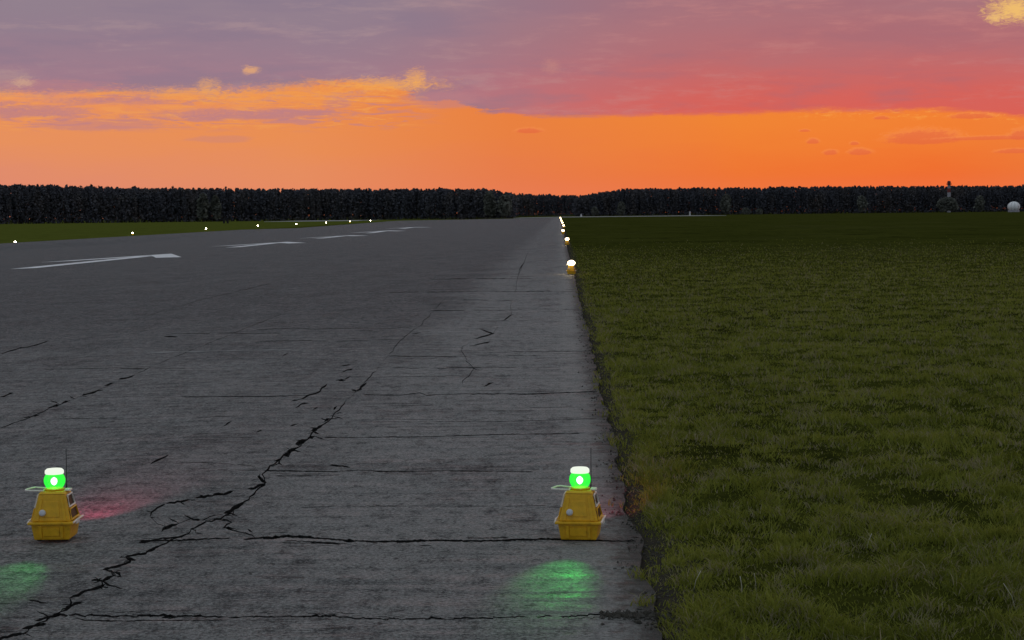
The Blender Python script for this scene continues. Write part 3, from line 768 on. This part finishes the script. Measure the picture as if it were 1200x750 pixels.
# clods, gravel and old moss along the broken edge of the asphalt
def build_debris():
    rnd = np.random.default_rng(5); n = 5200
    y = 6.0 + 26.0 * rnd.random(n) ** 1.6
    ex = np.array([edge_x(b) for b in y.tolist()])
    x = ex + rnd.normal(0.02, 0.075, n)
    band = np.arange(n) < 700                                  # a ridge of dirt caught in the near joint
    y[band] = 7.55 + rnd.normal(0, .035, band.sum()); x[band] = 0.16 + 0.3 * rnd.random(band.sum())
    cl = np.array([mnoise.noise((a * 6, b * 3, 2.0)) for a, b in zip(x.tolist(), y.tolist())])
    k = band | (cl > -0.05); x, y, ex = x[k], y[k], ex[k]; n = len(x)
    r = 0.003 + 0.011 * rnd.random(n) ** 3
    z = np.where(x < ex, 0.0, ground_z(x, y)) + r * .3
    base = np.array([(1, 0, 0), (-.3, .9, 0), (-.8, -.7, 0), (.1, .1, .8), (0, 0, -.6)])
    V = base[None] * r[:, None, None] * rnd.uniform(.6, 1.3, (n, 5, 1)); a = rnd.random(n) * 6.28
    c, s_ = np.cos(a)[:, None], np.sin(a)[:, None]
    V = np.stack([V[..., 0] * c - V[..., 1] * s_ + x[:, None], V[..., 0] * s_ + V[..., 1] * c + y[:, None], V[..., 2] + z[:, None]], -1)
    f = np.array([(0, 1, 3), (1, 2, 3), (2, 0, 3), (1, 0, 4), (2, 1, 4), (0, 2, 4)])
    F = (f[None] + (np.arange(n) * 5)[:, None, None]).reshape(-1, 3)
    me = bpy.data.meshes.new('edge_debris'); me.from_pydata(V.reshape(-1, 3).tolist(), [], F.tolist())
    o = mesh_obj('edge_debris', me, M['clod'])
    tag(o, 'crumbled dirt and gravel along the asphalt edge', 'debris', kind='stuff')
build_debris()

# pale dry stalks that stand out of the turf
stem_px = [(870, 697, .03), (886, 694, .03), (1190, 712, .07), (1016, 640, .03), (813, 690, .04)]
for px, py, hh in stem_px:
    gx, gy = unproject(px, py)
    bm = bmesh.new(); z0 = float(ground_z(gx, gy)); a = random.uniform(0, 6.28); l = hh * random.uniform(.5, 1.3)
    hh += 0.045
    tube(bm, [(0, 0, 0), (l * .3 * math.cos(a), l * .3 * math.sin(a), hh * .5), (l * math.cos(a), l * math.sin(a), hh)], [.0009, .0012, .0020], 5)
    o = bm_obj('dry_stalk', bm, M['stalk']); o.location = (gx, gy, z0)
    tag(o, 'bleached dry plant stalk standing in the grass', 'stalk', 'dry stalks in the grass')

# ------------------------------------------------------------------ portable runway light
def make_light(lens, led, rear_led=None, cap=None, big=1.0):
    root = empty('portable_runway_light', (0, 0, 0))
    bm = bmesh.new(); frustum(bm, (.186, .186), (.212, .212), .006, .090, bevel=.008)
    tub = bm_obj('base_tub', bm, M['yellow'], root)
    for s in (-1, 1):
        bm = bmesh.new(); frustum(bm, (.016, .010), (.018, .010), .016, .084, s * .056, -.099, .002, 0, -.009)
        bm_obj('tub_rib', bm, M['yellow'], tub)
    bm = bmesh.new(); frustum(bm, (.088, .006), (.092, .006), .028, .072, 0, -.0985, .002, 0, -.006)
    bm_obj('tub_panel', bm, M['yellow'], tub)
    for sx in (-1, 1):
        for sy in (-1, 1):
            bm = bmesh.new(); lathe(bm, [(.012, 0), (.014, .004), (.014, .012), (0, .012)], 10, sx * .07, sy * .07)
            bm_obj('foot', bm, M['black'], tub)
    bm = bmesh.new(); frustum(bm, (.240, .240), (.240, .240), .0905, .103, bevel=.004)
    rim = bm_obj('rim', bm, M['yellow'], root)
    for s in (-1, 1):
        bm = bmesh.new(); frustum(bm, (.012, .06), (.010, .05), .0865, .109, s * .1235, -.03, .002)
        bm_obj('latch', bm, M['pale'], rim)
    for s in (-1, 1):
        bm = bmesh.new(); tube(bm, [(s * .121, -.112, .101), (s * .122, -.06, .103), (s * .122, .06, .103), (s * .121, .112, .101)], .005, 6)
        bm_obj('rim_glint', bm, M['pale'], rim)  # pale tube in place of the sky's glint along the rim
    bm = bmesh.new(); frustum(bm, (.204, .196), (.140, .140), .103, .245, bevel=.008)
    body = bm_obj('body', bm, M['yellow'], root)
    # front: two ribs and a raised panel that follow the slope of the face
    for s in (-1, 1):
        bm = bmesh.new(); frustum(bm, (.018, .010), (.014, .010), .108, .226, s * .074, -.0965, .002, -s * .022, .0235)
        bm_obj('front_rib', bm, M['yellow'], body)
    bm = bmesh.new(); frustum(bm, (.092, .008), (.074, .008), .128, .208, 0, -.0925, .002, 0, .0155)
    bm_obj('front_panel', bm, M['yellow'], body)
    bm = bmesh.new(); lathe(bm, [(0, -.004), (.0175, -.004), (.0175, .010), (.0145, .0165), (.009, .018), (0, .018)], 16)
    k = bm_obj('knob', bm, M['knob'], body, True); k.location = (-.044, -.094, .150); k.rotation_euler = (R(79), 0, 0)
    # sides: framed openings
    for s in (-1, 1):
        for (za, zb, ya, yb) in ((.178, .236, .058, .050), (.113, .166, .080, .066)):
            xa, xb = .102 - (za - .103) * .225, .102 - (zb - .103) * .225
            bm = bmesh.new(); tube(bm, [(s * (xa + .006), -ya, za), (s * (xb + .006), -yb, zb), (s * (xb + .006), yb, zb), (s * (xa + .006), ya, za)], .0055, 6, True)
            fr = bm_obj('side_frame', bm, M['pale'] if zb > .2 else M['yellow'], body)
            bm = bmesh.new(); q = [bm.verts.new(p) for p in ((s * (xa + .002), -ya, za), (s * (xb + .002), -yb, zb), (s * (xb + .002), yb, zb), (s * (xa + .002), ya, za))]
            bm.faces.new(q if s < 0 else q[::-1])
            r = bmesh.ops.extrude_face_region(bm, geom=bm.faces[:])
            bmesh.ops.translate(bm, vec=(-s * .004, 0, 0), verts=[e for e in r['geom'] if isinstance(e, bmesh.types.BMVert)])
            bmesh.ops.recalc_face_normals(bm, faces=bm.faces)
            bm_obj('side_panel', bm, M['slot'], fr)
    bm = bmesh.new(); frustum(bm, (.146, .146), (.122, .122), .245, .258, bevel=.004)
    top = bm_obj('top_plate', bm, M['yellow'], root)
    # flat loop handle that sticks out to one side, short lug on the other
    bm = bmesh.new(); tube(bm, [(-.050, -.050, .262), (-.120, -.056, .264), (-.142, -.050, .265), (-.146, -.030, .266), (-.126, .030, .267), (-.112, .044, .267), (-.050, .040, .262)], .0045, 8, True)
    bm_obj('handle', bm, M['pale'], top)
    bm = bmesh.new(); frustum(bm, (.034, .05), (.030, .044), .256, .266, .072, 0, .003)
    bm_obj('lug', bm, M['pale'], top)
    bm = bmesh.new(); lathe(bm, [(.052, .258), (.054, .266), (.044, .270), (0, .270)], 20)
    bm_obj('lens_collar', bm, M['yellow'], top)
    bm = bmesh.new(); prof = [(.036, .266), (.046, .278), (.054, .296), (.056, .312), (.053, .328), (.045, .342), (.036, .348)]
    zs = np.linspace(.266, .348, 19); rs = np.interp(zs, [q[1] for q in prof], [q[0] for q in prof]) + .0012 * (np.arange(19) % 2)
    lathe(bm, [(float(q * (1 + (big - 1) * math.sin(math.pi * (zq - .266) / .082) ** .5)), float(zq + (zq - .29) * .6 * (big - 1))) for q, zq in zip(rs, zs)], 28)
    ln = bm_obj('lens', bm, lens, root, True)
    bm = bmesh.new(); lathe(bm, [(0, .284), (.010, .290), (.016, .299), (.018, .307), (.016, .316), (.009, .324), (0, .329)], 12, 0, -.012)
    bm_obj('lamp_core', bm, led, ln)
    if rear_led:
        bm = bmesh.new(); lathe(bm, [(0, .292), (.008, .300), (.008, .312), (0, .320)], 6, 0, .026)
        bm_obj('lamp_core', bm, rear_led, ln)
    z_ = .058 * .6 * (big - 1)
    bm = bmesh.new(); lathe(bm, [(0, .345 + z_), (.047, .345 + z_), (.050, .350 + z_), (.049, .364 + z_), (.040, .372 + z_), (.02, .374 + z_), (0, .374 + z_)], 24)
    bm_obj('cap', bm, cap or M['pale'], root, True)
    bm = bmesh.new(); tube(bm, [(.052, .045, .25), (.052, .045, .275), (.053, .045, .276), (.054, .046, .47)], [.006, .005, .0024, .0016], 6)
    bm_obj('antenna', bm, M['black'], root)
    return root

def beam(parent, col, energy, direc, pos=(0, 0, .305), size=40, blend=1.0, wide=1.0):
    l = bpy.data.lights.new('beam', 'SPOT'); l.energy = energy; l.color = col; l.spot_size = R(size); l.spot_blend = blend; l.shadow_soft_size = 0.015
    o = bpy.data.objects.new('beam', l); COL.objects.link(o); o.parent = parent
    o.scale = (wide, 1, 1)
    o.location = pos; o.rotation_euler = Vector(direc).normalized().to_track_quat('-Z', 'Y').to_euler()
    return o

gA = make_light(M['green_lens'], M['green_led'], M['red_led'], M['cap_green'])
gB = copy_tree(gA)
ax, ay = unproject(62, 634.5); gA.location = (ax - 0.01, ay + .095, hz(ax, ay) + 0.001); gA.rotation_euler.z = R(2)
bx_, by_ = unproject(680.5, 634.5); gB.location = (bx_, by_ + .095, hz(bx_, by_) + 0.001); gB.rotation_euler.z = R(-7)
tag(gA, 'yellow portable runway light with green lamp standing out on the asphalt beside the zigzag crack', 'runway light', 'green threshold lights')
tag(gB, 'yellow portable runway light with green lamp at the asphalt edge beside the grass', 'runway light', 'green threshold lights')
for r_, gk in ((gA, .9), (gB, 1.3)):
    beam(r_, (.03, 1.0, .10), 14.0 * gk, (0.0, -1.0, -.33), (0, -.064, .300), 26)
    beam(r_, (1.0, .03, .16), 80.0 if gk < 1 else 26.0, (0.04, 1.0, -.27), (0, .064, .300), 32)

# edge lights: the same boxes, warm white lamps with lenses enlarged to stand for their glow
warm = make_light(M['warm_lens'], M['warm_led'], None, M['pale'], 1.85)
first = True
for i, (D, px) in enumerate([(50.3, 669), (97, 664.3), (146, 659.6), (206, 660.3), (266, 659), (326, 658), (386, 657.5), (446, 657), (506, 656.8), (566, 656.6), (626, 656.5)]):
    o = warm if first else copy_tree(warm); first = False
    x = at_depth(px, D)
    o.location = (x, D, hz(x, D) + 0.001); o.rotation_euler.z = R(random.uniform(-15, 15))
    if i == 0: tag(o, 'portable runway light with warm white lamp on the grass edge, next after the green one', 'runway light', 'lights along the grass edge')
    elif i == 1: tag(o, 'portable runway light with warm lamp on the grass edge, second beyond the green one', 'runway light', 'lights along the grass edge')
    else: tag(o, 'far warm white runway light in the tight row along the grass edge', 'runway light', 'lights along the grass edge')
white = make_light(M['white_lens'], M['white_led'], None, M['pale'], 2.2)
first = True
for i, px in enumerate([17, 155, 241, 302, 347, 382, 410, 434]):
    D = 225.0 + 60.0 * i
    o = white if first else copy_tree(white); first = False
    x = at_depth(px, D)
    o.location = (x, D, float(ground_z(x, D)) + 0.01); o.rotation_euler.z = R(random.uniform(-15, 15))
    tag(o, 'small white runway light standing on the far grass verge across the runway', 'runway light', 'lights along the far verge')

# ------------------------------------------------------------------ woods
def tree_arrays(rnd, H, wr, base_frac, nclump, cs, conical):
    """leaf clump quads of one crown, centred on the trunk foot"""
    n = nclump
    t = rnd.random(n) ** 0.8
    zz = H * (base_frac + (1 - base_frac) * t)
    if conical: rad = wr * (1 - t) ** 0.55 * (0.75 + 0.25 * np.sin(t * 37.0 + rnd.random() * 6))
    else: rad = wr * np.sqrt(np.clip(1 - (2 * np.clip(t, 0, 1) - 0.85) ** 2 / 1.35, 0.02, 1))
    # lobes
    a = rnd.random(n) * 2 * np.pi
    ph = rnd.random() * 6.28
    rad = rad * (0.78 + 0.22 * np.sin(3 * a + ph + 4 * t)) * np.sqrt(rnd.random(n) * 0.75 + 0.25)
    c = np.stack([np.cos(a) * rad, np.sin(a) * rad, zz], -1)
    s = cs * rnd.uniform(0.6, 1.3, n)
    nrm = rnd.normal(size=(n, 3)); nrm[:, 2] += 0.3; nrm /= np.linalg.norm(nrm, axis=1)[:, None]
    u = np.cross(nrm, rnd.normal(size=(n, 3))); u /= np.linalg.norm(u, axis=1)[:, None]
    v = np.cross(nrm, u)
    u *= s[:, None]; v *= (s * rnd.uniform(.5, .9, n))[:, None]
    q = np.stack([c - u - v * .4, c + u * .3 - v, c + u + v * .3, c - u * .2 + v], 1)
    return q

def trunk_quads(H, r, n=5):
    P = []
    prof = [(r, 0), (r * .75, H * .4), (r * .3, H * .92)]
    for (r0, z0), (r1, z1) in zip(prof, prof[1:]):
        for k in range(n):
            a, b = 2 * math.pi * k / n, 2 * math.pi * (k + 1) / n
            P.append([(r0 * math.cos(a), r0 * math.sin(a), z0), (r0 * math.cos(b), r0 * math.sin(b), z0), (r1 * math.cos(b), r1 * math.sin(b), z1), (r1 * math.cos(a), r1 * math.sin(a), z1)])
    return np.array(P)

def quads_mesh(name, Q, mats, midx=None):
    n = len(Q)
    me = bpy.data.meshes.new(name)
    me.vertices.add(n * 4); me.vertices.foreach_set('co', np.ascontiguousarray(Q.reshape(-1), dtype=np.float32))
    me.loops.add(n * 4); me.loops.foreach_set('vertex_index', np.arange(n * 4, dtype=np.int32))
    me.polygons.add(n); me.polygons.foreach_set('loop_start', np.arange(0, n * 4, 4, dtype=np.int32))
    if midx is not None: me.polygons.foreach_set('material_index', midx.astype(np.int32))
    me.update(calc_edges=True)
    return me

def forest(label, xpts, Dpts, hpts, rows, step, cone=0.3, clump=.56, nc=330):
    """a wood that fronts the field along (pixel column, depth) points, hpts = canopy height"""
    rnd = np.random.default_rng(int(abs(xpts[0]) + Dpts[0]))
    Q, MI = [], []
    x0, x1 = xpts[0], xpts[-1]
    for r in range(rows):
        px = x0
        while px <= x1:
            D0 = np.interp(px, xpts, Dpts); H0 = np.interp(px, xpts, hpts)
            D = D0 + r * step * 1.2 + rnd.uniform(-1.5, 2.5)
            x = at_depth(px, D0) * (D / D0) + rnd.uniform(-.8, .8)
            H = H0 * (rnd.uniform(.92, 1.0) + (0.035 if rnd.random() < .08 else 0)) * (0.9 if r == 0 else 1.0)
            H *= 1.0 + 0.035 * mnoise.noise((x * .045, D * .02, 1.0)) + 0.03 * mnoise.noise((x * .19, D * .1, 4.0))
            con = rnd.random() < cone
            wr = rnd.uniform(2.4, 3.4) * (1.0 if con else 1.25)
            z = float(ground_z(x, D)) - 0.1
            low = rnd.uniform(.02, .10) if r % 2 == 0 else rnd.uniform(.08, .3)
            q = tree_arrays(rnd, H, wr, low, nc if r < 2 else int(nc * .45), clump * (1.0 if r < 2 else 1.5), con)
            tq = trunk_quads(H, rnd.uniform(.14, .22))
            off = np.array([x, D, z])
            Q += [q + off, tq + off]; MI += [np.zeros(len(q)), np.ones(len(tq))]
            px += step / D0 * FPX * rnd.uniform(.7, 1.3)
    # brush along the foot of the wood and within it
    for back in (0.0, 9.0, 16.0, rows * step * 1.2 + 3.0, rows * step * 1.2 + 9.0):
      px = x0
      while px <= x1:
        D0 = np.interp(px, xpts, Dpts) - rnd.uniform(0, 4) + back
        x = at_depth(px, D0); H = rnd.uniform(1.5, 5.0) + (2.5 if back > 0 else 0) + (3.0 if back > 17 else 0)
        q = tree_arrays(rnd, H, rnd.uniform(1.2, 2.4), .02, 40, clump * .8, False)
        Q.append(q + np.array([x, D0, float(ground_z(x, D0)) - .1])); MI.append(np.zeros(len(q)))
        px += 3.0 / D0 * FPX * rnd.uniform(.6, 1.6)
    me = quads_mesh('forest', np.concatenate(Q), None, np.concatenate(MI))
    o = mesh_obj('forest', me, [M['pine'], M['trunk']])
    tag(o, label, 'forest', kind='stuff')
    return o

forest('dark wood behind the far verge lights, ending beside the runway end', [-160, 0, 150, 300, 430, 520, 575, 602], [850, 870, 925, 990, 1000, 965, 945, 935], [20.5, 19.8, 18.3, 18.2, 17.4, 16.4, 15.4, 12.5], 7, 3.3)
forest('most distant dark wood closing the gap straight beyond the runway', [560, 610, 650, 690, 740], [1700, 1700, 1700, 1700, 1700], [22, 21.5, 20, 19, 21], 6, 3.6)
forest('dark wood behind the open meadow, running past the white dome', [676, 690, 710, 735, 850, 1000, 1100, 1200, 1360], [1330, 1330, 1335, 1340, 1350, 1350, 1350, 1345, 1330], [13.0, 16.5, 18.6, 20.2, 20.2, 20.3, 19.8, 19.6, 19.6], 7, 3.4)

def lone_tree(px, D, H, wr, label, seed, low=.12, cone=False, nc=420):
    rnd = np.random.default_rng(seed)
    x = at_depth(px, D); z = float(ground_z(x, D)) - .05
    root = empty('broadleaf_tree' if H > 6 else 'bush', (x, D, z))
    q = tree_arrays(rnd, H, wr, low, nc, max(.45, .085 * H), cone)
    cr = mesh_obj('crown', quads_mesh('crown', q, None), [M['leaf']], root)
    bm = bmesh.new()
    tube(bm, [(0, 0, 0), (.1, 0, H * .3), (-.05, .1, H * .6), (0, 0, H * .88)], [H * .016, H * .012, H * .008, H * .003], 7)
    for k in range(5):
        a = k * 2.4 + seed; z0 = H * (.22 + .11 * k)
        tube(bm, [(0, 0, z0), (math.cos(a) * wr * .35, math.sin(a) * wr * .35, z0 + H * .08), (math.cos(a) * wr * .7, math.sin(a) * wr * .7, z0 + H * .12)], [H * .006, H * .004, H * .002], 5)
    bm_obj('trunk', bm, M['trunk'], root)
    tag(root, label, 'tree' if H > 6 else 'bush')
lone_tree(592, 925, 12.3, 4.2, 'rounded grey-green tree at the tip of the wood beside the runway end', 11)
lone_tree(574, 935, 13.6, 3.6, 'grey-green tree just inside the tip of the wood beside the runway end', 12)
lone_tree(238, 955, 14.5, 3.4, 'pale grey tree before the dark wood, behind the two dark figures', 13)
lone_tree(253, 960, 13.5, 3.0, 'pale thin tree before the dark wood, nearer to the two dark figures', 14)
lone_tree(697, 1310, 6.6, 3.2, 'low pale tree at the end of the meadow wood by the distant gap', 15)
lone_tree(851, 1320, 14.5, 4.2, 'tall pale tree before the meadow wood, past the white post', 16)
lone_tree(874, 1300, 4.8, 4.2, 'wide low pale bush before the meadow wood', 17, .03)
lone_tree(890, 1302, 4.0, 3.2, 'small pale bush joined to the end of the wide bush', 18, .03)
lone_tree(1111, 1312, 10.6, 8.5, 'rounded dull tree before the wood, hiding the foot of the tower', 19, nc=1500)
lone_tree(1148, 1320, 11.5, 4.2, 'dull pale tree between the tower and the white dome', 20)
lone_tree(1010, 1325, 12.5, 4.0, 'dull tree before the meadow wood, well short of the tower', 21)
lone_tree(728, 1318, 10.0, 3.6, 'grey tree before the rising end of the meadow wood', 22)

# ------------------------------------------------------------------ far things
# radome: white panelled dome on a low drum
D = 1180.0; x = at_depth(1188, D); z = float(ground_z(x, D))
root = empty('radome', (x, D, z))
bm = bmesh.new(); lathe(bm, [(3.6, -0.2), (3.6, 1.1), (3.5, 1.2), (0, 1.2)], 24); bm_obj('base_drum', bm, M['towerwhite'], root, False)
bm = bmesh.new(); rr = 4.0; lathe(bm, [(rr * math.cos(R(a)), 3.4 + .86 * rr * math.sin(R(a))) for a in range(-38, 90, 8)] + [(0, 3.4 + .86 * rr)], 20)
dome = bm_obj('dome', bm, M['radome'], root)
for k in range(10):
    a = 2 * math.pi * k / 10 + .26
    bm = bmesh.new(); tube(bm, [((rr + .01) * math.cos(R(e)) * math.cos(a), (rr + .01) * math.cos(R(e)) * math.sin(a), 3.4 + .86 * (rr + .01) * math.sin(R(e))) for e in range(-36, 91, 9)], .07, 5)
    bm_obj('seam', bm, M['seam'], dome)
tag(root, 'white round radome dome at the far side of the meadow', 'radome')

# banded tower rising out of the wood
D = 1335.0; x = at_depth(1112, D); z = float(ground_z(x, D))
root = empty('tower', (x, D, z))
bands = [(0, 9.2, 'towerwhite', 1.35), (9.2, 14.6, 'towerwhite', 1.3), (14.6, 17.6, 'towerred', 1.2), (17.6, 20.2, 'towerwhite', 1.15)]
for z0, z1, m_, r_ in bands:
    bm = bmesh.new(); lathe(bm, [(0, z0), (r_, z0), (r_ * .97, z1), (0, z1)], 14); bm_obj('shaft_band', bm, M[m_], root)
bm = bmesh.new(); lathe(bm, [(0, 20.2), (1.9, 20.2), (1.9, 20.5), (0, 20.5)], 14); bm_obj('gallery', bm, M['dark'], root)
bm = bmesh.new(); lathe(bm, [(0, 20.5), (1.25, 20.5), (1.3, 22.3), (1.0, 22.9), (0, 23.1)], 12); bm_obj('lantern', bm, M['towerred'], root)
bm = bmesh.new()
for k in range(10):
    a = k * .6283; tube(bm, [(1.85 * math.cos(a), 1.85 * math.sin(a), 20.5), (1.85 * math.cos(a), 1.85 * math.sin(a), 21.4)], .05, 4)
tube(bm, [(1.85 * math.cos(k * .6283), 1.85 * math.sin(k * .6283), 21.4) for k in range(10)], .05, 4, True)
bm_obj('railing', bm, M['dark'], root)
tag(root, 'pale and red banded tower rising above the treetops', 'tower')

# white marker post before the wood
D = 1120.0; x = at_depth(808.5, D); z = float(ground_z(x, D))
root = empty('marker_post', (x, D, z))
bm = bmesh.new(); frustum(bm, (1.0, .5), (.9, .45), 0, 2.5, bevel=.05); bm_obj('board', bm, M['white'], root)
bm = bmesh.new(); frustum(bm, (1.5, .9), (1.4, .8), -.2, .15, bevel=.03); bm_obj('plinth', bm, M['concrete'], root)
tag(root, 'small white upright marker before the meadow wood', 'marker')

# small pale cone standing in for a tiny pink light by the gap
D = 1000.0; x = at_depth(681, D); z = float(ground_z(x, D))
root = empty('far_light_cone', (x, D, z))
bm = bmesh.new(); lathe(bm, [(.75, 0), (.45, .8), (.15, 1.6), (0, 1.65)], 10); bm_obj('cone', bm, M['white'], root)
bm = bmesh.new(); frustum(bm, (1.8, 1.8), (1.7, 1.7), -.2, .06); bm_obj('base', bm, M['concrete'], root)
tag(root, 'tiny pale cone standing for a small light beside the crossing taxiway below the gap in the woods', 'marker')

# two dark upright boards on the far verge
for px, lab in ((262.3, 'dark upright board on the far meadow, the left-hand of a close pair'), (266.6, 'dark upright board on the far meadow, its partner a step nearer the runway')):
    D = 560.0; x = at_depth(px, D); z = float(ground_z(x, D))
    root = empty('field_board', (x, D, z))
    bm = bmesh.new(); frustum(bm, (.62, .12), (.62, .12), .25, 1.75, bevel=.02); bm_obj('panel', bm, M['dark'], root)
    for s in (-1, 1):
        bm = bmesh.new(); tube(bm, [(s * .22, 0, -.1), (s * .22, 0, .3)], .04, 6); bm_obj('leg', bm, M['dark'], root)
    tag(root, 'dark upright board on the far meadow, one of a close pair', 'board', 'pair of dark boards')
